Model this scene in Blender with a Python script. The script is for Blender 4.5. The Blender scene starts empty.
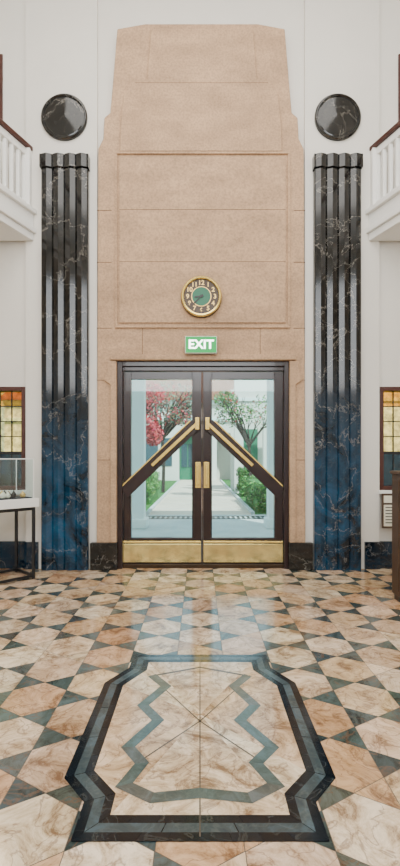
import bpy, bmesh, math, random
from mathutils import Vector, Matrix
random.seed(7)
scene=bpy.context.scene
F=450.0; D=6.2; H=1.5; S=F/D; HY=459.0
def WX(p,d=D): return (p-200)*d/F
def WZ(p,d=D): return H+(HY-p)*d/F
def G(px,py):
    d=F*H/(py-HY); return ((px-200)*d/F, d-D)

# ---------------- materials
def newmat(name):
    m=bpy.data.materials.new(name); m.use_nodes=True
    nt=m.node_tree; b=nt.nodes['Principled BSDF']; return m,nt,b
def rgb(r,g,b):
    f=lambda c:(c/255/12.92 if c/255<=.04045 else ((c/255+.055)/1.055)**2.4)
    return (f(r),f(g),f(b),1)
def simple(name,col,rough=.5,metal=0,noise=.08,scale=6,bump=0,coat=0,fine=0,stretch=None):
    m,nt,b=newmat(name)
    tc=nt.nodes.new('ShaderNodeTexCoord'); n=nt.nodes.new('ShaderNodeTexNoise')
    n.inputs['Scale'].default_value=scale; n.inputs['Detail'].default_value=8; n.inputs['Roughness'].default_value=.6
    if stretch:
        mp=nt.nodes.new('ShaderNodeMapping'); mp.inputs['Scale'].default_value=stretch
        nt.links.new(tc.outputs['Object'],mp.inputs['Vector']); nt.links.new(mp.outputs[0],n.inputs['Vector'])
    else: nt.links.new(tc.outputs['Object'],n.inputs['Vector'])
    r=nt.nodes.new('ShaderNodeValToRGB')
    c=col; r.color_ramp.elements[0].position=.3; r.color_ramp.elements[1].position=.7
    r.color_ramp.elements[0].color=tuple(max(0,x*(1-noise)) for x in c[:3])+(1,)
    r.color_ramp.elements[1].color=tuple(min(1,x*(1+noise)) for x in c[:3])+(1,)
    nt.links.new(n.outputs['Fac'],r.inputs['Fac']); cur=r.outputs['Color']
    if fine:
        n3=nt.nodes.new('ShaderNodeTexNoise'); n3.inputs['Scale'].default_value=38; n3.inputs['Detail'].default_value=4
        nt.links.new(tc.outputs['Object'],n3.inputs['Vector'])
        r3=nt.nodes.new('ShaderNodeValToRGB'); r3.color_ramp.elements[0].position=.3; r3.color_ramp.elements[1].position=.6
        r3.color_ramp.elements[0].color=(1-fine,)*3+(1,)
        nt.links.new(n3.outputs['Fac'],r3.inputs['Fac'])
        mx=nt.nodes.new('ShaderNodeMix'); mx.data_type='RGBA'; mx.blend_type='MULTIPLY'; mx.inputs[0].default_value=1
        nt.links.new(cur,mx.inputs[6]); nt.links.new(r3.outputs['Color'],mx.inputs[7]); cur=mx.outputs[2]
    nt.links.new(cur,b.inputs['Base Color'])
    b.inputs['Roughness'].default_value=rough; b.inputs['Metallic'].default_value=metal
    b.inputs['Coat Weight'].default_value=coat
    if bump:
        bp=nt.nodes.new('ShaderNodeBump'); bp.inputs['Strength'].default_value=bump; bp.inputs['Distance'].default_value=.01
        n2=nt.nodes.new('ShaderNodeTexNoise'); n2.inputs['Scale'].default_value=scale*12
        nt.links.new(tc.outputs['Object'],n2.inputs['Vector'])
        nt.links.new(n2.outputs['Fac'],bp.inputs['Height']); nt.links.new(bp.outputs['Normal'],b.inputs['Normal'])
    return m
def emis(name,col,st,base=None):
    m,nt,b=newmat(name); b.inputs['Base Color'].default_value=base or col
    b.inputs['Emission Color'].default_value=col; b.inputs['Emission Strength'].default_value=st; return m

def tile_mat(name,rough,vein_col,vein_amt,noise_scale=3,lo=(.36,.27,.20,1)):
    m,nt,b=newmat(name); N=nt.nodes; L=nt.links
    at=N.new('ShaderNodeAttribute'); at.attribute_name='Col'
    geo=N.new('ShaderNodeTexCoord')
    off=N.new('ShaderNodeVectorMath'); off.operation='MULTIPLY_ADD'
    L.new(at.outputs['Color'],off.inputs[0]); off.inputs[1].default_value=(37,53,71); L.new(geo.outputs['Object'],off.inputs[2])
    n1=N.new('ShaderNodeTexNoise'); n1.inputs['Scale'].default_value=noise_scale; n1.inputs['Detail'].default_value=12
    n1.inputs['Roughness'].default_value=.78; n1.inputs['Distortion'].default_value=1.0
    L.new(off.outputs[0],n1.inputs['Vector'])
    r1=N.new('ShaderNodeValToRGB'); e=r1.color_ramp.elements
    e[0].position=.38; e[0].color=lo; e[1].position=.60; e[1].color=(1.2,1.22,1.24,1)
    x=e.new(.48); x.color=(.86,.80,.71,1)
    L.new(n1.outputs['Fac'],r1.inputs['Fac'])
    mx=N.new('ShaderNodeMix'); mx.data_type='RGBA'; mx.blend_type='MULTIPLY'; mx.inputs[0].default_value=1
    L.new(at.outputs['Color'],mx.inputs[6]); L.new(r1.outputs['Color'],mx.inputs[7])
    n2=N.new('ShaderNodeTexNoise'); n2.inputs['Scale'].default_value=noise_scale*1.3; n2.inputs['Detail'].default_value=6; n2.inputs['Distortion'].default_value=.8
    L.new(off.outputs[0],n2.inputs['Vector'])
    s=N.new('ShaderNodeMath'); s.operation='SUBTRACT'; s.inputs[1].default_value=.5; L.new(n2.outputs['Fac'],s.inputs[0])
    a=N.new('ShaderNodeMath'); a.operation='ABSOLUTE'; L.new(s.outputs[0],a.inputs[0])
    r2=N.new('ShaderNodeValToRGB'); r2.color_ramp.elements[0].color=(vein_amt,)*3+(1,); r2.color_ramp.elements[1].color=(0,0,0,1); r2.color_ramp.elements[1].position=.02
    L.new(a.outputs[0],r2.inputs['Fac'])
    m2=N.new('ShaderNodeMix'); m2.data_type='RGBA'; L.new(r2.outputs['Color'],m2.inputs[0]); L.new(mx.outputs[2],m2.inputs[6]); m2.inputs[7].default_value=vein_col
    L.new(m2.outputs[2],b.inputs['Base Color']); b.inputs['Roughness'].default_value=rough
    return m
def black_marble(name,mix=0,base=(7,8,8),top=(34,31,28),sheen_dk=(4,24,38),sheen_lt=(16,84,122),rough=.1,vein=(165,158,148),vs=1.6):
    m,nt,b=newmat(name); N=nt.nodes; L=nt.links
    tc=N.new('ShaderNodeTexCoord')
    n=N.new('ShaderNodeTexNoise'); n.inputs['Scale'].default_value=2.6; n.inputs['Detail'].default_value=10; n.inputs['Roughness'].default_value=.65; n.inputs['Distortion'].default_value=1.0
    L.new(tc.outputs['Object'],n.inputs['Vector'])
    rc=N.new('ShaderNodeValToRGB'); rc.color_ramp.elements[0].position=.38; rc.color_ramp.elements[1].position=.7
    rc.color_ramp.elements[0].color=rgb(*base); rc.color_ramp.elements[1].color=rgb(*top)
    L.new(n.outputs['Fac'],rc.inputs['Fac'])
    cur=rc.outputs['Color']
    if mix:  # bluish reflected light painted into the base colour towards the bottom
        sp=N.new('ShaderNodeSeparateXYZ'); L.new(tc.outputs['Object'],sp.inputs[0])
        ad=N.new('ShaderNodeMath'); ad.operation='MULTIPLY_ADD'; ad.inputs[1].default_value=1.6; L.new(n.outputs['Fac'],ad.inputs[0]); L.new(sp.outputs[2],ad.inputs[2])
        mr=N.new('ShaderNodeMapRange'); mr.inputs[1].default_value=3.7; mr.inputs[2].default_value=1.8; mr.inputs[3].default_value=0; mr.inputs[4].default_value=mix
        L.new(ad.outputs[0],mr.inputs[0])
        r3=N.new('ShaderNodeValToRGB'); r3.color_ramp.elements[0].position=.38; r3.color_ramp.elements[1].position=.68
        r3.color_ramp.elements[0].color=rgb(*sheen_dk); r3.color_ramp.elements[1].color=rgb(*sheen_lt)
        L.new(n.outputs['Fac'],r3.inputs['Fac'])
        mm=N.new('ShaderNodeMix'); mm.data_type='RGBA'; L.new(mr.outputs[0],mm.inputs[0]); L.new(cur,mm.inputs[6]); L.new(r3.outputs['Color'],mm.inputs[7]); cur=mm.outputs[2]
    for sc,wd,am in((vs,.008,.7),(vs*2.7,.007,.25)):
        v=N.new('ShaderNodeTexVoronoi'); v.feature='DISTANCE_TO_EDGE'; v.inputs['Scale'].default_value=sc
        md=N.new('ShaderNodeVectorMath'); md.operation='MULTIPLY_ADD'; md.inputs[1].default_value=(.7,.7,.7)
        L.new(n.outputs['Color'],md.inputs[0]); L.new(tc.outputs['Object'],md.inputs[2]); L.new(md.outputs[0],v.inputs['Vector'])
        rv=N.new('ShaderNodeValToRGB'); rv.color_ramp.elements[0].color=(am,am,am,1); rv.color_ramp.elements[1].color=(0,0,0,1); rv.color_ramp.elements[1].position=wd
        L.new(v.outputs['Distance'],rv.inputs['Fac'])
        m2=N.new('ShaderNodeMix'); m2.data_type='RGBA'; L.new(rv.outputs['Color'],m2.inputs[0]); L.new(cur,m2.inputs[6]); m2.inputs[7].default_value=rgb(*vein); cur=m2.outputs[2]
    L.new(cur,b.inputs['Base Color']); b.inputs['Roughness'].default_value=rough
    return m

M={}
M['plaster']=simple('plaster_white',rgb(220,215,206),.7,noise=.03,scale=1.5)
M['white']=simple('painted_white',rgb(234,232,227),.5,noise=.02)
M['stone']=simple('sandstone',rgb(188,154,122),.8,noise=.17,scale=2.0,bump=.5,fine=.28,stretch=(1,1,2.2))
M['stoneline']=simple('sandstone_joint',rgb(112,86,64),.85)
M['pil']=black_marble('pilaster_marble_sheen',.8)  # black marble with the blue sheen of its lower half painted in
M['blk']=black_marble('black_marble',0)
M['blue']=black_marble('skirting_marble',0,base=(6,20,32),top=(14,48,70))
M['tile']=tile_mat('floor_marble',.12,rgb(112,78,54),.6,4.5)
M['inlay']=tile_mat('inlay_marble',.14,rgb(130,130,120),.12,5,(.6,.6,.6,1))
M['grout']=simple('grout',rgb(84,72,60),.7)
M['dwood']=simple('dark_mahogany',rgb(32,13,17),.28,noise=.3,scale=8,coat=.3)
M['brass']=simple('brass',rgb(248,216,128),.2,.75,noise=.1,scale=10)
M['kick']=simple('brass_kick',rgb(236,216,150),.14,.85,noise=.25,scale=7)
M['black']=simple('black_metal',rgb(18,18,20),.4)
M['wood']=simple('oak_brown',rgb(76,54,40),.45,noise=.25,scale=5)
M['rail']=simple('handrail_wood',rgb(70,34,26),.35,noise=.2)
M['green']=emis('exit_green',(0,.42,.07,1),1.5,(0,.05,.01,1))
M['exw']=emis('exit_white',(.9,1,.93,1),6.0)
M['bronze']=simple('clock_bronze',rgb(58,42,26),.35,.3,noise=.2)
M['gold']=simple('clock_gold',rgb(228,190,115),.35,.4)
M['cgreen']=simple('clock_green',rgb(0,100,66),.4)
M['cdark']=simple('clock_dark',rgb(20,26,20),.4)
M['paper']=simple('paper',rgb(225,220,200),.8,noise=.03)
M['conc']=simple('outdoor_paving',rgb(196,192,188),.8,noise=.12,scale=1.2)
M['path']=simple('outdoor_path',rgb(220,192,172),.8,noise=.1,scale=1)
M['grass']=simple('lawn',rgb(48,105,34),.9,noise=.4,scale=9)
M['facade']=simple('facade_render',rgb(226,212,202),.8,noise=.05)
M['roof']=simple('terracotta_roof',rgb(176,110,86),.8,noise=.2,scale=3)
M['dgreen']=simple('green_door_paint',rgb(26,112,80),.5)
M['dglass']=simple('dark_window',rgb(50,72,82),.15)
M['bark']=simple('bark',rgb(50,36,30),.9,noise=.3,scale=12)
M['felt']=simple('display_cloth',rgb(35,35,45),.9)
def leafmat(name):
    m,nt,b=newmat(name); at=nt.nodes.new('ShaderNodeAttribute'); at.attribute_name='Col'
    n=nt.nodes.new('ShaderNodeTexNoise'); n.inputs['Scale'].default_value=4
    mx=nt.nodes.new('ShaderNodeMix'); mx.data_type='RGBA'; mx.blend_type='MULTIPLY'; mx.inputs[0].default_value=.3
    nt.links.new(at.outputs['Color'],mx.inputs[6]); nt.links.new(n.outputs['Color'],mx.inputs[7])
    nt.links.new(mx.outputs[2],b.inputs['Base Color']); b.inputs['Roughness'].default_value=.6; return m
M['leaf']=leafmat('leaf')
def glass(name,tint,refl=.08,noise=0):
    m=bpy.data.materials.new(name); m.use_nodes=True; nt=m.node_tree; N=nt.nodes; L=nt.links
    N.clear(); o=N.new('ShaderNodeOutputMaterial'); t=N.new('ShaderNodeBsdfTransparent'); g=N.new('ShaderNodeBsdfGlossy')
    g.inputs['Roughness'].default_value=.02; mx=N.new('ShaderNodeMixShader'); mx.inputs[0].default_value=refl
    t.inputs[0].default_value=tint
    if noise:
        n=N.new('ShaderNodeTexNoise'); n.inputs['Scale'].default_value=14
        tc=N.new('ShaderNodeTexCoord'); L.new(tc.outputs['Object'],n.inputs['Vector'])
        r=N.new('ShaderNodeValToRGB'); r.color_ramp.elements[0].position=.3; r.color_ramp.elements[1].position=.7
        r.color_ramp.elements[0].color=tuple(c*(1-noise) for c in tint[:3])+(1,); r.color_ramp.elements[1].color=tint
        L.new(n.outputs['Fac'],r.inputs['Fac']); L.new(r.outputs['Color'],t.inputs[0])
    L.new(t.outputs[0],mx.inputs[1]); L.new(g.outputs[0],mx.inputs[2]); L.new(mx.outputs[0],o.inputs[0]); return m
M['glass']=glass('door_glass',(.78,.98,1,1),.06)
M['clear']=glass('case_glass',(.90,.97,.97,1),.08)
M['amber']=glass('amber_leadlight',(.9,.62,.2,1),.04,.35)
M['pale']=glass('pale_leadlight',(.95,.88,.55,1),.04,.35)
M['teal']=glass('teal_leadlight',(.10,.19,.24,1),.06,.5)

# ---------------- builders
def obj(name,me,mat=None,parent=None):
    o=bpy.data.objects.new(name,me); scene.collection.objects.link(o)
    if mat and not me.materials: me.materials.append(M[mat])
    if parent: o.parent=parent
    return o
def empty(name,loc=(0,0,0)):
    o=bpy.data.objects.new(name,None); o.empty_display_size=.1; scene.collection.objects.link(o); return o
def boxes(name,lst,mat,parent=None,bev=0):
    vs=[];fs=[]
    for x0,x1,y0,y1,z0,z1 in lst:
        x0,x1=min(x0,x1),max(x0,x1);y0,y1=min(y0,y1),max(y0,y1);z0,z1=min(z0,z1),max(z0,z1)
        b=len(vs)
        vs+=[(x0,y0,z0),(x1,y0,z0),(x1,y1,z0),(x0,y1,z0),(x0,y0,z1),(x1,y0,z1),(x1,y1,z1),(x0,y1,z1)]
        fs+=[tuple(b+i for i in f) for f in((0,3,2,1),(4,5,6,7),(0,1,5,4),(1,2,6,5),(2,3,7,6),(3,0,4,7))]
    me=bpy.data.meshes.new(name); me.from_pydata(vs,[],fs); me.update()
    o=obj(name,me,mat,parent)
    if bev:
        mo=o.modifiers.new('bev','BEVEL'); mo.width=bev; mo.segments=2
    return o
def box(name,x0,x1,y0,y1,z0,z1,mat,parent=None,bev=0): return boxes(name,[(x0,x1,y0,y1,z0,z1)],mat,parent,bev)
def prism(name,poly,a0,a1,mat,parent=None,axis='y',bev=0):
    n=len(poly)
    if axis=='y': vs=[(p[0],a0,p[1]) for p in poly]+[(p[0],a1,p[1]) for p in poly]
    elif axis=='z': vs=[(p[0],p[1],a0) for p in poly]+[(p[0],p[1],a1) for p in poly]
    fs=[tuple(range(n)),tuple(range(2*n-1,n-1,-1))]+[(i,(i+1)%n,n+(i+1)%n,n+i) for i in range(n)]
    me=bpy.data.meshes.new(name); me.from_pydata(vs,[],fs)
    bm=bmesh.new(); bm.from_mesh(me); bmesh.ops.recalc_face_normals(bm,faces=bm.faces); bm.to_mesh(me); bm.free()
    o=obj(name,me,mat,parent)
    if bev:
        mo=o.modifiers.new('bev','BEVEL'); mo.width=bev; mo.segments=2; mo.limit_method='ANGLE'
    return o
def lathe(name,prof,cx,cy,cz,mat,parent=None,seg=64,axis='y'):
    vs=[];fs=[]
    for r,d in prof:
        for k in range(seg):
            t=2*math.pi*k/seg
            if axis=='y': vs.append((cx+r*math.cos(t),cy-d,cz+r*math.sin(t)))
            else: vs.append((cx+r*math.cos(t),cy+r*math.sin(t),cz+d))
    for i in range(len(prof)-1):
        for k in range(seg):
            fs.append((i*seg+k,i*seg+(k+1)%seg,(i+1)*seg+(k+1)%seg,(i+1)*seg+k))
    fs.append(tuple(range(seg))); fs.append(tuple(range(len(vs)-1,len(vs)-seg-1,-1)))
    me=bpy.data.meshes.new(name); me.from_pydata(vs,[],fs)
    bm=bmesh.new(); bm.from_mesh(me); bmesh.ops.recalc_face_normals(bm,faces=bm.faces); bm.to_mesh(me); bm.free()
    return obj(name,me,mat,parent)
def ringmesh(name,prof,cx,cy,cz,mat,parent=None,seg=64):
    vs=[];fs=[];n=len(prof)
    for r,d in prof:
        for k in range(seg):
            t=2*math.pi*k/seg; vs.append((cx+r*math.cos(t),cy-d,cz+r*math.sin(t)))
    for i in range(n):
        j=(i+1)%n
        for k in range(seg): fs.append((i*seg+k,i*seg+(k+1)%seg,j*seg+(k+1)%seg,j*seg+k))
    me=bpy.data.meshes.new(name); me.from_pydata(vs,[],fs)
    bm=bmesh.new(); bm.from_mesh(me); bmesh.ops.recalc_face_normals(bm,faces=bm.faces); bm.to_mesh(me); bm.free()
    return obj(name,me,mat,parent)
def beam(name,p,q,w,t,mat,parent=None,bev=0):
    p=Vector(p);q=Vector(q);d=(q-p).normalized();n=Vector((-d.y,d.x))*w/2
    return prism(name,[tuple(p+n),tuple(q+n),tuple(q-n),tuple(p-n)],t[0],t[1],mat,parent,bev=bev)
def text(name,s,size,loc,mat,parent=None,rot=0,ext=.002,off=0):
    cu=bpy.data.curves.new(name,'FONT'); cu.body=s; cu.size=size; cu.align_x='CENTER'; cu.align_y='CENTER'; cu.extrude=ext; cu.offset=off
    cu.materials.append(M[mat]); o=bpy.data.objects.new(name,cu); scene.collection.objects.link(o)
    o.location=loc; o.rotation_euler=(math.radians(90),rot,0)
    if parent:o.parent=parent
    return o

# ---------------- room shell
def wall_cells(name,xc,zc,holes,y0,y1,mat):
    l=[]
    for i in range(len(xc)-1):
        for j in range(len(zc)-1):
            mx=(xc[i]+xc[i+1])/2; mz=(zc[j]+zc[j+1])/2
            if any(h[0]<mx<h[1] and h[2]<mz<h[3] for h in holes): continue
            l.append((xc[i],xc[i+1],y0,y1,zc[j],zc[j+1]))
    return boxes(name,l,mat)
RX=4.4; RB=-9.0; CE=8.6
dx0,dx1,dz=WX(118),WX(288),WZ(362)
wz0,wz1=WZ(490),WZ(387)
wl0,wl1=WX(-52),WX(26); wr0,wr1=WX(379),WX(457)
uz0,uz1=WZ(122),WZ(55); ul0,ul1=WX(-70),WX(3); ur0,ur1=WX(398),WX(470)
xs=sorted([-RX,wl0,wl1,dx0,dx1,wr0,wr1,ul0,ul1,ur0,ur1,RX]); zs=sorted([0,wz0,wz1,dz,uz0,uz1,CE])
wall_cells('wall_front',xs,zs,[(dx0,dx1,-1,dz),(wl0,wl1,wz0,wz1),(wr0,wr1,wz0,wz1),(ul0,ul1,uz0,uz1),(ur0,ur1,uz0,uz1)],0,.3,'plaster')
box('wall_left',-RX-.2,-RX,RB,0,0,CE,'plaster'); box('wall_right',RX,RX+.2,RB,0,0,CE,'plaster')
wall_cells('wall_back',[-RX,-2.5,2.5,RX],[0,4.2,7.6,CE],[(-2.5,2.5,4.2,7.6)],RB-.2,RB,'plaster')
box('ceiling',-RX-.2,RX+.2,RB-.2,.3,CE,CE+.2,'white')
for nm,a,b in(('wall_pier_1',27,98),('wall_pier_2',304,378)):  # shallow wall piers behind the pilasters
    box(nm,WX(a),WX(b),-.05,0,0,CE,'plaster')
PY=-.05
boxes('baseboard_left',[(-RX,WX(27),-.04,0,0,WZ(541)),(WX(27),WX(40),-.08,PY,0,WZ(541))],'blue')
boxes('baseboard_right',[(WX(378),RX,-.04,0,0,WZ(541)),(WX(363),WX(378),-.08,PY,0,WZ(541))],'blue')

# ---------------- floor : hexagon and triangle marble
def floor_mesh():
    vs=[];fs=[];cols=[]
    def add(poly,c,z=.0):
        n=len(poly);cx=sum(p[0] for p in poly)/n;cy=sum(p[1] for p in poly)/n
        sh=.984
        b=len(vs)
        for p in poly: vs.append((cx+(p[0]-cx)*sh,cy+(p[1]-cy)*sh,z))
        fs.append(tuple(range(b,b+n))); cols.append(c)
    a=.2; r3=math.sqrt(3)
    tans=[(206,176,142),(198,164,128),(212,186,154),(220,200,172),(190,152,118),(204,174,144),(200,174,150),(214,192,164)]
    darks=[(70,82,80),(80,90,88),(60,72,74),(90,96,90)]
    def jit(c):
        k=random.uniform(-9,9); return rgb(*[v+k+random.uniform(-2,2) for v in c])
    for i in range(-14,15):
        for j in range(-24,2):
            cx=r3*a*i; cy=2*a*j+(a if i%2 else 0)+.02
            if abs(cx)>RX or cy>.1 or cy<RB: continue
            add([(cx+a*math.sin(math.radians(60*k)),cy+a*math.cos(math.radians(60*k))) for k in range(6)][::-1],jit(random.choice(tans)))
            for sg in(1,-1):
                dk=random.random()<.8
                add([(cx,cy+a),(cx+sg*r3/2*a,cy+a/2),(cx+sg*r3/2*a,cy+a*1.5)][::sg],jit(random.choice(darks if dk else tans)))
    me=bpy.data.meshes.new('floor'); me.from_pydata(vs,[],fs)
    at=me.color_attributes.new('Col','FLOAT_COLOR','CORNER')
    for f,c in zip(me.polygons,cols):
        for li in f.loop_indices: at.data[li].color=c
    bm=bmesh.new();bm.from_mesh(me)
    for f in bm.faces:
        if f.normal.z<0:f.normal_flip()
    bm.to_mesh(me);bm.free()
    return me
fl=obj('floor',floor_mesh(),'tile')
gb=box('grout_bed',-RX,RX,RB,.3,-.1,-.001,'grout'); gb.parent=fl

# ---------------- medallion inlay
def U(hx,k): return (hx*H, k*F*H-D)
ring=[(.338,.00510),(.338,.00478),(.425,.00446),(.425,.00313),(.338,.00291),(.338,.00261)]
outer=[U(a,b) for a,b in ring]+[U(-a,b) for a,b in ring[::-1]]
def inset(poly,d):
    n=len(poly);area=sum(poly[i][0]*poly[(i+1)%n][1]-poly[(i+1)%n][0]*poly[i][1] for i in range(n)); sg=1 if area>0 else -1
    out=[]
    for i in range(n):
        p0=Vector(poly[i-1]);p1=Vector(poly[i]);p2=Vector(poly[(i+1)%n])
        e1=(p1-p0).normalized();e2=(p2-p1).normalized()
        n1=Vector((-e1.y,e1.x))*sg;n2=Vector((-e2.y,e2.x))*sg
        b=(n1+n2);b=b/(b.dot(n1)) ; out.append(tuple(p1+b*d))
    return out
med=empty('floor_medallion')
def band(name,pa,pb,z,col,cut=.12,mat='inlay'):
    n=len(pa);vs=[];fs=[];cols=[]
    for i in range(n):
        a0,a1,b0,b1=[Vector(v) for v in(pa[i],pa[(i+1)%n],pb[i],pb[(i+1)%n])]
        k=max(1,round((a1-a0).length/cut))
        for j in range(k):
            t0=j/k+.008/k;t1=(j+1)/k-.008/k
            b=len(vs)
            for q in(a0.lerp(a1,t0),a0.lerp(a1,t1),b0.lerp(b1,t1),b0.lerp(b1,t0)): vs.append((q.x,q.y,z))
            fs.append((b,b+1,b+2,b+3)); jt=random.randint(-6,6); cols.append(rgb(*[max(0,c+jt) for c in col]))
    me=bpy.data.meshes.new(name);me.from_pydata(vs,[],fs)
    at=me.color_attributes.new('Col','FLOAT_COLOR','CORNER')
    for f,c in zip(me.polygons,cols):
        for li in f.loop_indices: at.data[li].color=c
    return obj(name,me,mat,med)
def flat(name,polys,z,cols,mat='tile'):
    vs=[];fs=[]
    for p in polys:
        b=len(vs);vs+=[(q[0],q[1],z) for q in p];fs.append(tuple(range(b,b+len(p))))
    me=bpy.data.meshes.new(name);me.from_pydata(vs,[],fs)
    bm=bmesh.new();bm.from_mesh(me)
    for f in bm.faces:
        if f.normal.z<0:f.normal_flip()
    bm.to_mesh(me);bm.free()
    at=me.color_attributes.new('Col','FLOAT_COLOR','CORNER')
    for f,c in zip(me.polygons,cols):
        for li in f.loop_indices: at.data[li].color=c
    return obj(name,me,mat,med)
i1=inset(outer,.042);i2=inset(outer,.088);i3=inset(outer,.13)
flat('bed',[outer],.002,[rgb(24,24,26)],'inlay')
band('border_outer',outer,i1,.004,(12,22,30)); band('border_mid',i1,i2,.004,(66,80,86),.3); band('border_inner',i2,i3,.004,(12,22,30))
cy0=sum(p[1] for p in outer)/len(outer)
ctr=(0,cy0+.05)
fp=[];fc=[]
tc=[(214,192,164),(206,178,146),(208,180,150),(220,202,176)]
groups=[[11,0],[0,1,2],[2,3],[3,4,5],[5,6],[6,7,8],[8,9],[9,10,11]]
for gi,g in enumerate(groups):
    fp.append([ctr]+[i3[k] for k in g]); fc.append(rgb(*tc[gi%4]))
flat('field',fp,.004,fc)
def strip(pts,w,closed=False):
    out=[];P=[Vector(p) for p in pts];n=len(P)
    L=[];R=[]
    for i in range(n):
        if closed: a=P[i-1];b=P[i];c=P[(i+1)%n]
        else: a=P[max(0,i-1)];b=P[i];c=P[min(n-1,i+1)]
        e1=(b-a).normalized() if (b-a).length>1e-6 else (c-b).normalized()
        e2=(c-b).normalized() if (c-b).length>1e-6 else e1
        n1=Vector((-e1.y,e1.x));n2=Vector((-e2.y,e2.x));m=n1+n2;m=m/max(.5,m.dot(n1))
        L.append(b+m*w/2);R.append(b-m*w/2)
    for i in range(n if closed else n-1):
        j=(i+1)%n; out.append([tuple(L[i]),tuple(L[j]),tuple(R[j]),tuple(R[i])])
    return out
zig=[(152,676),(166,687),(143,706),(158,721),(128,748),(142,764),(124,786),(152,799),(200,794),(250,799),(276,786),(256,764),(272,748),(240,721),(255,706),(234,687),(248,676)]
st=strip([G(*p) for p in zig],.062)
flat('zigzag_inlay',st,.0055,[rgb(84+random.randint(-6,6),94,92) for _ in st],'inlay')
ln=strip([G(165,690),G(200,722),G(140,762)],.008)+strip([G(236,690),G(200,722),G(260,762)],.008)+strip([G(200,657),G(200,838)],.006)
ln+=strip([G(150,677),G(200,668),G(250,677)],.02)
flat('joint_lines',ln,.0052,[rgb(90,80,72)]*len(ln),'inlay')

# ---------------- stone centrepiece
cp=empty('stone_door_surround')
DS=6.09
def P(l): return [(WX(a,DS if b<340 else D),WZ(b,DS if b<340 else D)) for a,b in l]
X_=lambda p:WX(p,DS)
Z_=lambda p:WZ(p,DS)
SY=-.10
outl=P([(118,568),(98,568),(98,148),(103,138),(104,117),(110,112),(112,90),(117,28),(145,23),(258,23),(285,28),(290,90),(292,112),(298,117),(299,138),(304,148),(304,568),(288,568),(288,362),(118,362)])
prism('slab',outl,SY,PY+.05,'stone',cp,bev=.012)
up=P([(120,152),(121,120),(124,95),(131,84),(147,80),(151,30),(253,30),(257,80),(271,84),(278,95),(281,120),(282,152)])
prism('upper_raised_face',up,SY-.03,SY+.01,'stone',cp,bev=.01)
def frame(name,x0,x1,y0,y1,w,ya,yb,mat):
    boxes(name,[(X_(x0),X_(x1),ya,yb,Z_(y0),Z_(y0+w)),(X_(x0),X_(x1),ya,yb,Z_(y1-w),Z_(y1)),(X_(x0),X_(x0+w),ya,yb,Z_(y0+w),Z_(y1-w)),(X_(x1-w),X_(x1),ya,yb,Z_(y0+w),Z_(y1-w))],mat,cp,bev=.006)
frame('panel_moulding_outer',115,290,152,328,2.2,SY-.025,SY,'stone')
prism('panel_raised',P([(119,157),(286,157),(286,323),(119,323)]),SY-.02,SY,'stone',cp,bev=.01)
boxes('ashlar_joints',[(X_(119.5),X_(285.5),SY-.0208,SY-.01,Z_(y)-.004,Z_(y)+.004) for y in(210,262)]+[(X_(135),X_(268),SY-.0308,SY-.01,Z_(y)-.003,Z_(y)+.003) for y in(84,)]+[(WX(98.8),WX(113),SY-.001,SY+.01,Z_(y)-.005,Z_(y)+.005) for y in(210,262,328,380,460)]+[(WX(292),WX(303.2),SY-.001,SY+.01,Z_(y)-.005,Z_(y)+.005) for y in(210,262,328,380,460)]+[(X_(x),X_(x)+.008,SY-.001,SY+.01,Z_(354),Z_(328)) for x in(142,260)],'stoneline',cp)
for sg,nm in((-1,'jamb_step_a'),(1,'jamb_step_b')):
    c=203
    mir=lambda l:[(c+sg*(x-c),y) for x,y in l]
    pl=P(mir([(288,541),(288,363),(297,363),(297,372),(300,376),(300,382),(294,386),(294,541)]))
    prism(nm,pl,SY-.03,SY+.01,'stone',cp,bev=.008)
prism('lintel_moulding',P([(112,357),(294,357),(294,362),(112,362)]),SY-.04,SY+.01,'stone',cp,bev=.01)
boxes('plinth_blocks',[(WX(92.5),WX(119),-.15,PY,0,WZ(541)),(WX(287),WX(310.5),-.15,PY,0,WZ(541))],'blk',cp,bev=.01)

# ---------------- pilasters : four shallow facets
def pilaster(x0,x1):
    e=empty('fluted_pilaster'); d=6.05
    a,b=WX(x0,d),WX(x1,d);w=(b-a)/4
    def prof(base):
        pts=[(a,PY-base)]
        for k in range(4):
            x=a+w*k
            pts+=[(x+.012,PY-base-.014),(x+w/2,PY-base-.036),(x+w-.012,PY-base-.014)]
            pts+=[(x+w,PY-base)]
        return pts
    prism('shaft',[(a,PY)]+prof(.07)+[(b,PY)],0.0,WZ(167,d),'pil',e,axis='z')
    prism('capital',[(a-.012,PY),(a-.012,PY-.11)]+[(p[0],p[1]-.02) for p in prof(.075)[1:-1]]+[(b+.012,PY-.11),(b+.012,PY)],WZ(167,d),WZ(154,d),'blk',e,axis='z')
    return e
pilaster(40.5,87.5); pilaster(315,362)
for cx in(64,338):
    e=empty('marble_roundel')
    lathe('disc',[(.315,0),(.315,.03),(.30,.045),(.285,.045),(.275,.03),(.26,.035),(.02,.05),(.001,.05)],WX(cx,6.12),PY,WZ(116.5,6.12),'blk',e)

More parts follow.
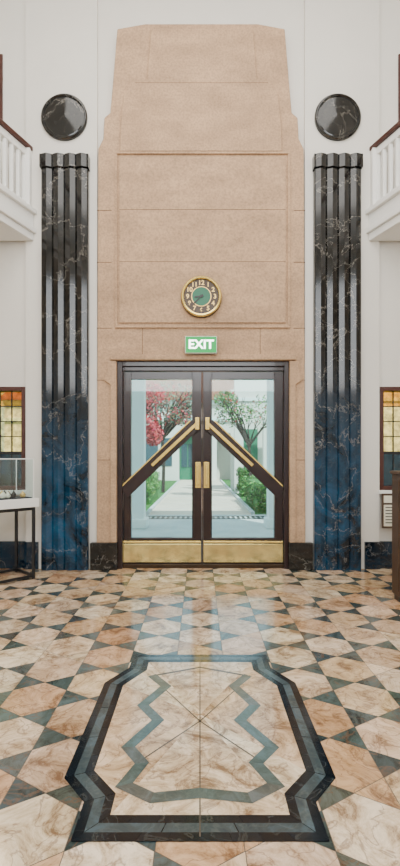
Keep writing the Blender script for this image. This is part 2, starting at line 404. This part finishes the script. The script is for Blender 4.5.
# ---------------- door
door=empty('door_1')
def dbox(n,l,mat,y0,y1,bev=.004): return boxes(n,[(WX(a),WX(b),y0,y1,WZ(c),WZ(d)) for a,b,c,d in l],mat,door,bev)
dbox('frame',[(118,123,362,568),(283.5,288,362,568),(123,283.5,362,367)],'dwood',-.06,.2)
dbox('frame_head_step',[(123,283.5,367,371)],'dwood',-.02,.16)
dbox('leaf_a',[(123.3,131,371.5,564),(192,201.6,371.5,564),(131,192,371.5,379),(131,192,538,564)],'dwood',.02,.09)
dbox('leaf_b',[(203,212,371.5,564),(274.5,283.2,371.5,564),(212,274.5,371.5,379),(212,274.5,538,564)],'dwood',.02,.09)
def bead(n,x0,x1,y0,y1):
    dbox(n,[(x0,x1,y0,y0+2),(x0,x1,y1-2,y1),(x0,x0+2,y0+2,y1-2),(x1-2,x1,y0+2,y1-2)],'dwood',.008,.02,.003)
bead('bead_a',129,194,377,540); bead('bead_b',210,276.5,377,540)
dbox('meeting_astragal',[(201.7,202.9,371.5,564)],'bronze',.0,.09,.002)
dbox('glass_a',[(131,192,379,538)],'glass',.05,.056,0); dbox('glass_b',[(212,274.5,379,538)],'glass',.05,.056,0)
dbox('kickplate_a',[(123,201,544,562.5)],'kick',.006,.02,.003); dbox('kickplate_b',[(203.5,283,544,562.5)],'kick',.006,.02,.003)
dbox('kick_rail_a',[(123,201,541,543)],'brass',-.005,.02,.003); dbox('kick_rail_b',[(203.5,283,541,543)],'brass',-.005,.02,.003)
dbox('threshold',[(118,288,564,568)],'bronze',-.02,.25,.003)
for nm,sg in(('a',-1),('b',1)):
    c=202.3
    Q=lambda x,y:(WX(c+sg*x),WZ(y))
    beam('push_bar_dark_'+nm,Q(6,424),Q(78,493),.16,(-.035,-.005),'dwood',door,.004)
    beam('push_bar_brass_'+nm,Q(5,423.5),Q(50,465.5),.045,(-.07,-.035),'brass',door,.006)
    beam('push_bar_edge_'+nm,Q(12,421),Q(80,486),.018,(-.045,-.034),'brass',door,.002)
    beam('push_bar_bracket_'+nm,Q(5,430),Q(5,418),.055,(-.08,.02),'brass',door,.004)
    beam('pull_plate_'+nm,Q(4.2,462),Q(4.2,488),.075,(0,.02),'brass',door,.004)
    beam('pull_handle_'+nm,Q(4.2,465),Q(4.2,485),.03,(-.06,-.03),'brass',door,.008)
    beam('pull_post_top_'+nm,Q(4.2,465),Q(4.2,467),.03,(-.035,.01),'brass',door)
    beam('pull_post_low_'+nm,Q(4.2,483),Q(4.2,485),.03,(-.035,.01),'brass',door)

# ---------------- exit sign
ex=empty('exit_sign'); de=5.98
box('housing',WX(185,de),WX(217,de),-.22,-.15,WZ(353,de),WZ(336,de),'white',ex,.006)
box('green_face',WX(185.6,de),WX(216.4,de),-.224,-.219,WZ(352.5,de),WZ(336.6,de),'green',ex)
text('lettering','EXIT',.165,(WX(201,de),-.227,WZ(344.8,de)),'exw',ex,off=.004)
box('mount',WX(194),WX(208),-.15,-.10,WZ(348,de),WZ(340,de),'white',ex)
# ---------------- clock
ck=empty('wall_clock'); ccx,ccz=WX(201.3,6.05),WZ(297,6.05)
cy=SY-.02
lathe('case',[(.275,0),(.275,.04),(.268,.05),(.22,.045)],ccx,cy,ccz,'bronze',ck)
ringmesh('gold_rim',[(.272,.04),(.270,.07),(.257,.085),(.240,.08),(.232,.06),(.232,.04)],ccx,cy,ccz,'brass',ck)
lathe('dial',[(.230,.044),(.230,.048),(.001,.048)],ccx,cy,ccz,'bronze',ck)
lathe('dial_inner_ring',[(.135,.048),(.135,.053),(.001,.053)],ccx,cy,ccz,'gold',ck)
lathe('green_centre',[(.124,.053),(.124,.057),(.001,.057)],ccx,cy,ccz,'cgreen',ck)
for k in range(1,13):
    t=math.radians(90-30*k)
    text('numeral_%d'%k,str(k),.084,(ccx+.183*math.cos(t),cy-.05,ccz+.183*math.sin(t)),'gold',ck,off=.002)
def hand(nm,ang,l,w):
    t=math.radians(90-ang);d=Vector((math.cos(t),math.sin(t)));c=Vector((ccx,ccz))
    beam(nm,tuple(c-d*.03),tuple(c+d*l),w,(cy-.066,cy-.06),'cdark',ck)
hand('hour_hand',262,.09,.022); hand('minute_hand',225,.14,.016)
lathe('hub',[(.02,.055),(.02,.07),(.001,.07)],ccx,cy,ccz,'cdark',ck,16)

# ---------------- balconies (splayed front)
def balcony(sg):
    e=empty('balcony')
    x0=-2.27 if sg<0 else WX(367)
    def F_(t,off=0):
        return (x0+sg*(.4*t-off*.93), -t)
    T=4.8
    def slab(nm,off,z0,z1,mat):
        poly=[(x0-sg*off,-.055),(F_(T,off)),(sg*(RX-.002),-T),(sg*(RX-.002),-.055)]
        prism(nm,poly,z0,z1,mat,e,axis='z',bev=.008)
    zb=WZ(243)
    slab('soffit_slab',0,zb,zb+.10,'white')
    slab('fascia_step',.04,zb+.10,zb+.17,'white')
    slab('fascia',.0,zb+.17,zb+.36,'white')
    slab('cornice',.05,zb+.36,zb+.42,'white')
    zt=WZ(150)
    def rail(nm,off,w,z0,z1,mat):
        a=F_(.06,off);b=F_(T,off)
        prism(nm,[a,b,(b[0]+sg*w,b[1]),(a[0]+sg*w,a[1])],z0,z1,mat,e,axis='z',bev=.01)
    rail('bottom_rail',-.02,.10,zb+.42,zb+.50,'white')
    rail('top_rail',-.02,.12,zt-.16,zt-.06,'white')
    rail('handrail',.02,.16,zt-.06,zt,'rail')
    n=44
    l=[]
    for k in range(n):
        t=.12+k*(T-.2)/n; a=F_(t,-.03)
        l.append((a[0],a[0]+sg*.05,a[1]-.03,a[1]+.03,zb+.5,zt-.16))
    boxes('balusters',l,'white',e,.006)
    l=[]
    for t in(.06,1.6,3.2): 
        a=F_(t,.0); l.append((a[0],a[0]+sg*.13,a[1]-.08,a[1]+.06,zb+.42,zt-.06))
    boxes('newel_piers',l,'white',e,.006)
balcony(-1); balcony(1)
def sashwin(nm,x0,x1,z0,z1):
    e=empty(nm); w=.06;m=(x0+x1)/2
    boxes('frame',[(x0,x0+w,-.02,.12,z0,z1),(x1-w,x1,-.02,.12,z0,z1),(x0+w,x1-w,-.02,.12,z0,z0+w),(x0+w,x1-w,-.02,.12,z1-w,z1),(m-.02,m+.02,.0,.1,z0+w,z1-w)],'rail',e,.004)
    box('pane',x0+w,x1-w,.05,.055,z0+w,z1-w,'teal',e)
sashwin('window_3',ul0,ul1,uz0,uz1); sashwin('window_4',ur0,ur1,uz0,uz1)

# ---------------- leadlight windows
def leadlight(nm,x0,x1):
    e=empty(nm)
    z0,z1=wz0,wz1; w=.055
    boxes('frame',[(x0,x0+w,-.03,.14,z0,z1),(x1-w,x1,-.03,.14,z0,z1),(x0+w,x1-w,-.03,.14,z0,z0+w),(x0+w,x1-w,-.03,.14,z1-w,z1)],'rail',e,.006)
    zt=z0+(z1-z0)*.36
    box('sash_rail',x0+w,x1-w,.0,.1,zt-.02,zt+.02,'black',e)
    a,b=x0+w,x1-w; cols=6; rows=4
    pa=[];pb=[];lead=[]
    for i in range(cols):
        for j in range(rows):
            q=(a+(b-a)*i/cols,a+(b-a)*(i+1)/cols,.05,.054,zt+.02+(z1-w-zt-.02)*j/rows,zt+.02+(z1-w-zt-.02)*(j+1)/rows)
            (pa if j==3 else pb).append(q)
    for i in range(1,cols): lead.append((a+(b-a)*i/cols-.006,a+(b-a)*i/cols+.006,.04,.062,z0+w,z1-w))
    for j in range(1,rows): 
        z=zt+.02+(z1-w-zt-.02)*j/rows; lead.append((a,b,.04,.062,z-.006,z+.006))
    boxes('amber_panes',pa,'amber',e); boxes('pale_panes',pb,'pale',e)
    box('lower_pane',a,b,.05,.054,z0+w,zt-.02,'teal',e)
    boxes('lead_cames',lead,'black',e)
    box('sill',x0-.03,x1+.03,-.08,.0,z0-.05,z0,'white',e,.006)
leadlight('window_1',wl0,wl1); leadlight('window_2',wr0,wr1)

# ---------------- display table with glass case
tb=empty('display_table')
A=Vector((-2.09,-.55));B=Vector((-2.44,-.22));d=Vector((-.68,-.73))*1.3
C=A+d;E=B+d
zt=WZ(505,5.67)
def post(nm,p,z0,z1,w,mat='black'): return box(nm,p.x-w/2,p.x+w/2,p.y-w/2,p.y+w/2,z0,z1,mat,tb,.003)
for k,p in enumerate((A,B,C,E)): post('leg_%d'%k,p,0,zt-.02,.035)
def bar(nm,p,q,z0,z1,w,mat='black'):
    dd=(q-p).normalized();n_=Vector((-dd.y,dd.x))*w/2
    return prism(nm,[tuple(p+n_),tuple(q+n_),tuple(q-n_),tuple(p-n_)],z0,z1,mat,tb,axis='z')
for k,(p,q) in enumerate(((A,B),(B,E),(E,C),(C,A))):
    bar('stretcher_%d'%k,p,q,.02,.05,.03); bar('apron_%d'%k,p,q,zt-.06,zt-.02,.03)
def quad(o): 
    u=(A-B).normalized()*o;v=-d.normalized()*o
    return [tuple(A+u+v),tuple(B-u+v),tuple(E-u-v),tuple(C+u-v)]
prism('table_top',quad(.05),zt-.02,zt+.09,'white',tb,axis='z',bev=.006)
prism('display_cloth',quad(-.01),zt+.09,zt+.10,'felt',tb,axis='z')
prism('glass_case',quad(.0),zt+.102,zt+.58,'clear',tb,axis='z')
q4=[Vector(v) for v in quad(.0)]
for k,p in enumerate(q4):
    post('case_corner_%d'%k,p,zt+.09,zt+.585,.012,'white'); bar('case_edge_%d'%k,p,q4[(k+1)%4],zt+.575,zt+.587,.012,'white')
def lerp2(s,t): return A.lerp(B,s).lerp(C.lerp(E,s),t)
M['jblue']=simple('enamel_blue',rgb(40,60,150),.3); M['jpink']=simple('enamel_pink',rgb(190,50,90),.3)
for k in range(36):
    p=lerp2(random.uniform(.1,.9),random.uniform(.04,.7)); r=random.uniform(.02,.045)
    lathe('trinket_%d'%k,[(r*.6,0),(r,.015),(r,.04),(r*.5,.06),(.002,.08)],p.x,p.y,zt+.10,random.choice(['paper','gold','jblue','cgreen','brass','jpink','cdark','black','black']),tb,12,axis='z')
# ---------------- wooden cabinet right
cb=empty('wooden_cabinet')
x0=2.07;ya=-1.56;yb=-1.34
box('carcass',x0,x0+.8,ya,yb,.06,1.34,'wood',cb,.008)
box('plinth',x0+.02,x0+.78,ya+.02,yb-.02,0,.06,'dwood',cb)
box('top',x0-.015,x0+.82,ya-.02,yb+.02,1.34,1.375,'wood',cb,.008)
boxes('door_panels',[(x0+.04,x0+.39,ya-.015,ya+.005,.12,1.28),(x0+.41,x0+.76,ya-.015,ya+.005,.12,1.28)],'wood',cb,.008)
boxes('side_panel',[(x0-.01,x0,ya+.03,yb-.03,.12,1.28)],'wood',cb,.006)
boxes('knobs',[(x0+.35,x0+.37,ya-.04,ya-.015,.72,.75),(x0+.43,x0+.45,ya-.04,ya-.015,.72,.75)],'brass',cb,.004)
nb=empty('notice_board')
box('board',WX(379),WX(402),-.11,-.085,WZ(527),WZ(493),'wood',nb,.004)
boxes('paper_sheet',[(WX(380.5),WX(400),-.114,-.11,WZ(525),WZ(504)),(WX(380.5),WX(389),-.114,-.11,WZ(502),WZ(495))],'paper',nb)
boxes('printed_lines',[(WX(382),WX(388+random.uniform(0,7)),-.1155,-.114,WZ(y),WZ(y)+.012) for y in range(507,524,3)],'black',nb)
boxes('spacer',[(WX(385),WX(395),-.085,-.001,WZ(515),WZ(508))],'wood',nb)

# ---------------- outdoors
box('courtyard_paving',-14,14,.31,6.1,-.12,-.02,'conc')
gd=empty('garden_ground')
box('path',-1.4,1.4,6.1,30,-.12,-.02,'path',gd)
boxes('path_joints',[(-1.4,1.4,y,y+.05,-.021,-.016) for y in(7.5,9,10.5,12,14,16,18.5,21,24)],'conc',gd)
boxes('path_kerbs',[(-1.5,-1.4,6.15,25.5,-.1,.05),(1.4,1.5,6.15,25.5,-.1,.05)],'conc',gd)
boxes('lawn',[(-25,-1.5,6.1,40,-.12,-.04),(1.5,25,6.1,40,-.12,-.04)],'grass',gd)
dr=empty('drain_grate')
boxes('slots',[(-1.9+k*.13,-1.83+k*.13,5.25,5.7,-.019,-.012) for k in range(30)],'black',dr)
boxes('rim',[(-1.95,2.0,5.2,5.24,-.02,-.01),(-1.95,2.0,5.71,5.75,-.02,-.01)],'black',dr)
pt=empty('entrance_portico')
boxes('columns',[(-1.62,-1.22,3.6,3.95,-.019,3.6),(1.5,1.85,3.6,3.95,-.019,3.6)],'white',pt,.02)
boxes('column_bases',[(-1.68,-1.16,3.54,4.01,-.019,.2),(1.44,1.91,3.54,4.01,-.019,.2)],'white',pt,.02)
box('roof_slab',-4,4,3.3,4.3,3.6,3.95,'white',pt)
bd=empty('garden_building')
def arch_wall(nm,x0,x1,z1,y0,y1,ops,par,mat='facade'):
    cur=x0;l=[]
    for (a,b,h) in ops:
        l.append([(cur,-.05),(a,-.05),(a,z1),(cur,z1)])
        r=(b-a)/2;c=(a+b)/2
        l.append([(a,z1),(a,h-r)]+[(c-r*math.cos(math.pi*k/12),h-r+r*math.sin(math.pi*k/12)) for k in range(1,12)]+[(b,h-r),(b,z1)])
        cur=b
    l.append([(cur,-.05),(x1,-.05),(x1,z1),(cur,z1)])
    for k,p in enumerate(l): prism(nm+'_%d'%k,p,y0,y1,mat,par)
arch_wall('facade',-14,14,5.6,26,26.4,[(-6.5,-5,3.6),(-1.5,-.3,3.4),(1.2,2.6,3.4)],bd)
box('entry_door',-1.5,-.3,26.6,26.7,-.05,3.4,'dgreen',bd)
boxes('door_glazing',[(-1.35,-.95,26.55,26.6,.9,2.6),(-.85,-.45,26.55,26.6,.9,2.6)],'dglass',bd)
box('recess_wall',-7,4,27.6,27.7,-.05,4,'facade',bd)
boxes('string_course',[(-14,14,25.85,26,4.2,4.45),(-14,14,25.8,26,5.4,5.7)],'white',bd)
boxes('ground_windows',[(-4,-3,25.95,26.0,1,3),(-2.8,-2.0,25.95,26.0,1,3),(.1,.8,25.95,26.0,1,3)],'dglass',bd)
prism('tiled_roof',[(-14.3,5.7),(14.3,5.7),(12,8),(-12,8)],25.6,27,'roof',bd)
wg=empty('side_cloister')
arch_wall('arcade',1.55,9,5.2,14,14.35,[(1.95,2.85,3.7),(3.5,4.9,3.7),(5.6,7,3.7)],wg)
box('arcade_back',1.55,9,16.5,16.6,-.05,5,'facade',wg)
box('arcade_door',2.0,2.9,16.4,16.5,-.04,3,'dgreen',wg)
box('arcade_string',1.5,9,13.93,14,4.1,4.25,'white',wg)

def leaves(name,blobs,n,size,cols,parent):
    vs=[];fs=[];cc=[]
    for _ in range(n):
        c,r=random.choice(blobs)
        while True:
            p=Vector([random.uniform(-1,1) for _ in range(3)])
            if p.length<=1: break
        p=Vector(c)+Vector((p.x*r[0],p.y*r[1],p.z*r[2]))
        u=Vector([random.gauss(0,1) for _ in range(3)]).normalized();v=u.orthogonal().normalized()
        s=size*random.uniform(.6,1.3);b=len(vs)
        vs+=[tuple(p-u*s),tuple(p+v*s*.5),tuple(p+u*s),tuple(p-v*s*.5)];fs.append((b,b+1,b+2,b+3))
        k=random.choice(cols);cc.append(rgb(*[max(0,min(255,x+random.randint(-15,15))) for x in k]))
    me=bpy.data.meshes.new(name);me.from_pydata(vs,[],fs)
    at=me.color_attributes.new('Col','FLOAT_COLOR','CORNER')
    for f,c in zip(me.polygons,cc):
        for li in f.loop_indices: at.data[li].color=c
    return obj(name,me,'leaf',parent)
def tree(name,x,y,h,blobs,cols,n=2500,size=.1,branches=9,th=1.0):
    e=empty(name)
    vs=[(x,y,-.05),(x+.04,y,h*.25),(x-.03,y,h*.4)];ed=[(0,1),(1,2)];rad=[.10*th,.08*th,.07*th]
    for k in range(branches):
        c,r=blobs[k%len(blobs)]
        t=Vector(c)+Vector([random.uniform(-.7,.7)*q for q in r]); m=Vector(vs[2]).lerp(t,.5)+Vector((random.uniform(-.1,.1),0,.2))
        b=len(vs);vs+=[tuple(m),tuple(t)];ed+=[(2,b),(b,b+1)];rad+=[.026*th,.010*th]
        for _ in range(2):
            q=m.lerp(t,.5)+Vector((random.uniform(-.4,.4),random.uniform(-.3,.3),random.uniform(.1,.5)))
            vs.append(tuple(q)); ed.append((b,len(vs)-1)); rad.append(.008*th)
    me=bpy.data.meshes.new('trunk');me.from_pydata(vs,ed,[]);o=obj('trunk',me,'bark',e)
    sk=o.modifiers.new('skin','SKIN')
    for v,r in zip(me.skin_vertices[0].data,rad): v.radius=(r,r)
    me.skin_vertices[0].data[0].use_root=True
    leaves('foliage',blobs,n,size,cols,e)
red=[(180,15,42),(205,45,60),(150,12,32),(215,75,80)]
grn=[(46,112,32),(84,142,52),(36,82,28),(118,158,74)]
mix=[(110,135,115),(90,120,100),(160,125,100),(180,95,80)]
tree('red_maple_tree',-2.3,8.5,5,[((-2.0,8.5,2.9),(.75,.8,.6)),((-1.75,8.3,3.6),(.7,.8,.4)),((-1.5,8.4,2.3),(.3,.5,.4))],red,1900,.06,10,.7)
tree('courtyard_tree',-1.7,14.5,6,[((-1.2,14,4.3),(1.4,1,.7)),((-.3,14,4.1),(.8,.8,.4)),((-2.2,14,3.6),(1,1,.8)),((-.9,14,3.4),(.7,.7,.4))],mix+red[:1],2600,.075,24,.8)
tree('courtyard_tree',1.9,11,5,[((1.3,11,3.2),(.8,.7,.5)),((1.0,11,3.8),(.5,.7,.3)),((2.6,11,3.3),(.9,.7,.7))],grn+[(150,170,140),(190,80,70)],1500,.065,14,.6)
def hedge(x0,x1,y0,y1,z1):
    e=empty('clipped_hedge')
    box('core',x0+.05,x1-.05,y0+.05,y1-.05,-.04,z1-.06,'grass',e)
    b=[]
    for i in range(70): b.append(((random.uniform(x0,x1),random.choice([y0,y0,y1,random.uniform(y0,y1)]),random.uniform(.15,z1)),(.12,.12,.1)))
    for i in range(40): b.append(((random.choice([x0,x1]),random.uniform(y0,y1),random.uniform(.15,z1)),(.1,.2,.1)))
    leaves('foliage',b,3600,.045,grn,e)
hedge(1.6,2.5,6.6,10,.85); hedge(-2.6,-1.65,8.9,12,1.0); hedge(1.65,2.1,12,13.4,1.1)
for x,y in((-1.75,6.3),(1.95,5.0)):
    e=empty('garden_shrub'); lathe('pot',[(.14,-.02),(.2,.25),(.22,.3),(.19,.3)],x,y,0,'wood',e,24,axis='z')
    leaves('foliage',[((x,y,.55),(.33,.33,.3))],900,.05,grn,e)

# ---------------- lights
w=bpy.data.worlds.new('World');scene.world=w;w.use_nodes=True
bg=w.node_tree.nodes['Background'];bg.inputs[0].default_value=(.72,.88,1,1);bg.inputs[1].default_value=2.1
def area(name,loc,rot,sx,sy,p,col=(1,1,1)):
    l=bpy.data.lights.new(name,'AREA');l.shape='RECTANGLE';l.size=sx;l.size_y=sy;l.energy=p;l.color=col
    o=bpy.data.objects.new(name,l);scene.collection.objects.link(o);o.location=loc;o.rotation_euler=rot;return o
area('ceiling_fill',(0,-4.2,CE-.05),(0,0,0),5,5,400,(1,.975,.93))  # unseen overhead fill, added to light the room evenly
area('rear_fill',(0,RB+.02,5.6),(math.radians(90),0,0),5,3.6,390,(1,.995,.98))  # unseen fill from behind the camera, added to light the front wall
for sg,nm in((-1,'sheen_fill_frame_left'),(1,'sheen_fill_frame_right')):
    area('side_sheen_fill',(sg*(RX-.03),-7.3,2.1),(0,math.radians(90)*sg,0),2.6,2.6,60,(.4,.72,1))  # unseen blue lamp, added to streak the lower pilasters with sheen
    e=empty(nm); xx=sg*(RX-.05); l=[]  # made-up window frame around the added blue lamp, out of view
    for k in range(5): l.append((xx-.03,xx+.03,-8.63+k*.665-.03,-8.63+k*.665+.03,.75,3.45))
    for z in(.78,2.1,3.42): l.append((xx-.028,xx+.028,-8.6,-6.0,z-.03,z+.03))
    boxes('frame',l,'rail',e)
sl=bpy.data.lights.new('sun','SUN');sl.energy=11;sl.angle=.02;sl.color=(1,.94,.86)
so=bpy.data.objects.new('sun',sl);scene.collection.objects.link(so);so.rotation_euler=(math.radians(40),0,math.radians(35))
# ---------------- camera
cam=bpy.data.cameras.new('camera');co=bpy.data.objects.new('camera',cam);scene.collection.objects.link(co)
co.location=(0,-D,H);co.rotation_euler=(math.radians(90),0,0)
cam.sensor_fit='HORIZONTAL';cam.sensor_width=36;cam.lens=36*F/400;cam.shift_y=(HY-433)/400
cam.clip_start=.05
scene.camera=co
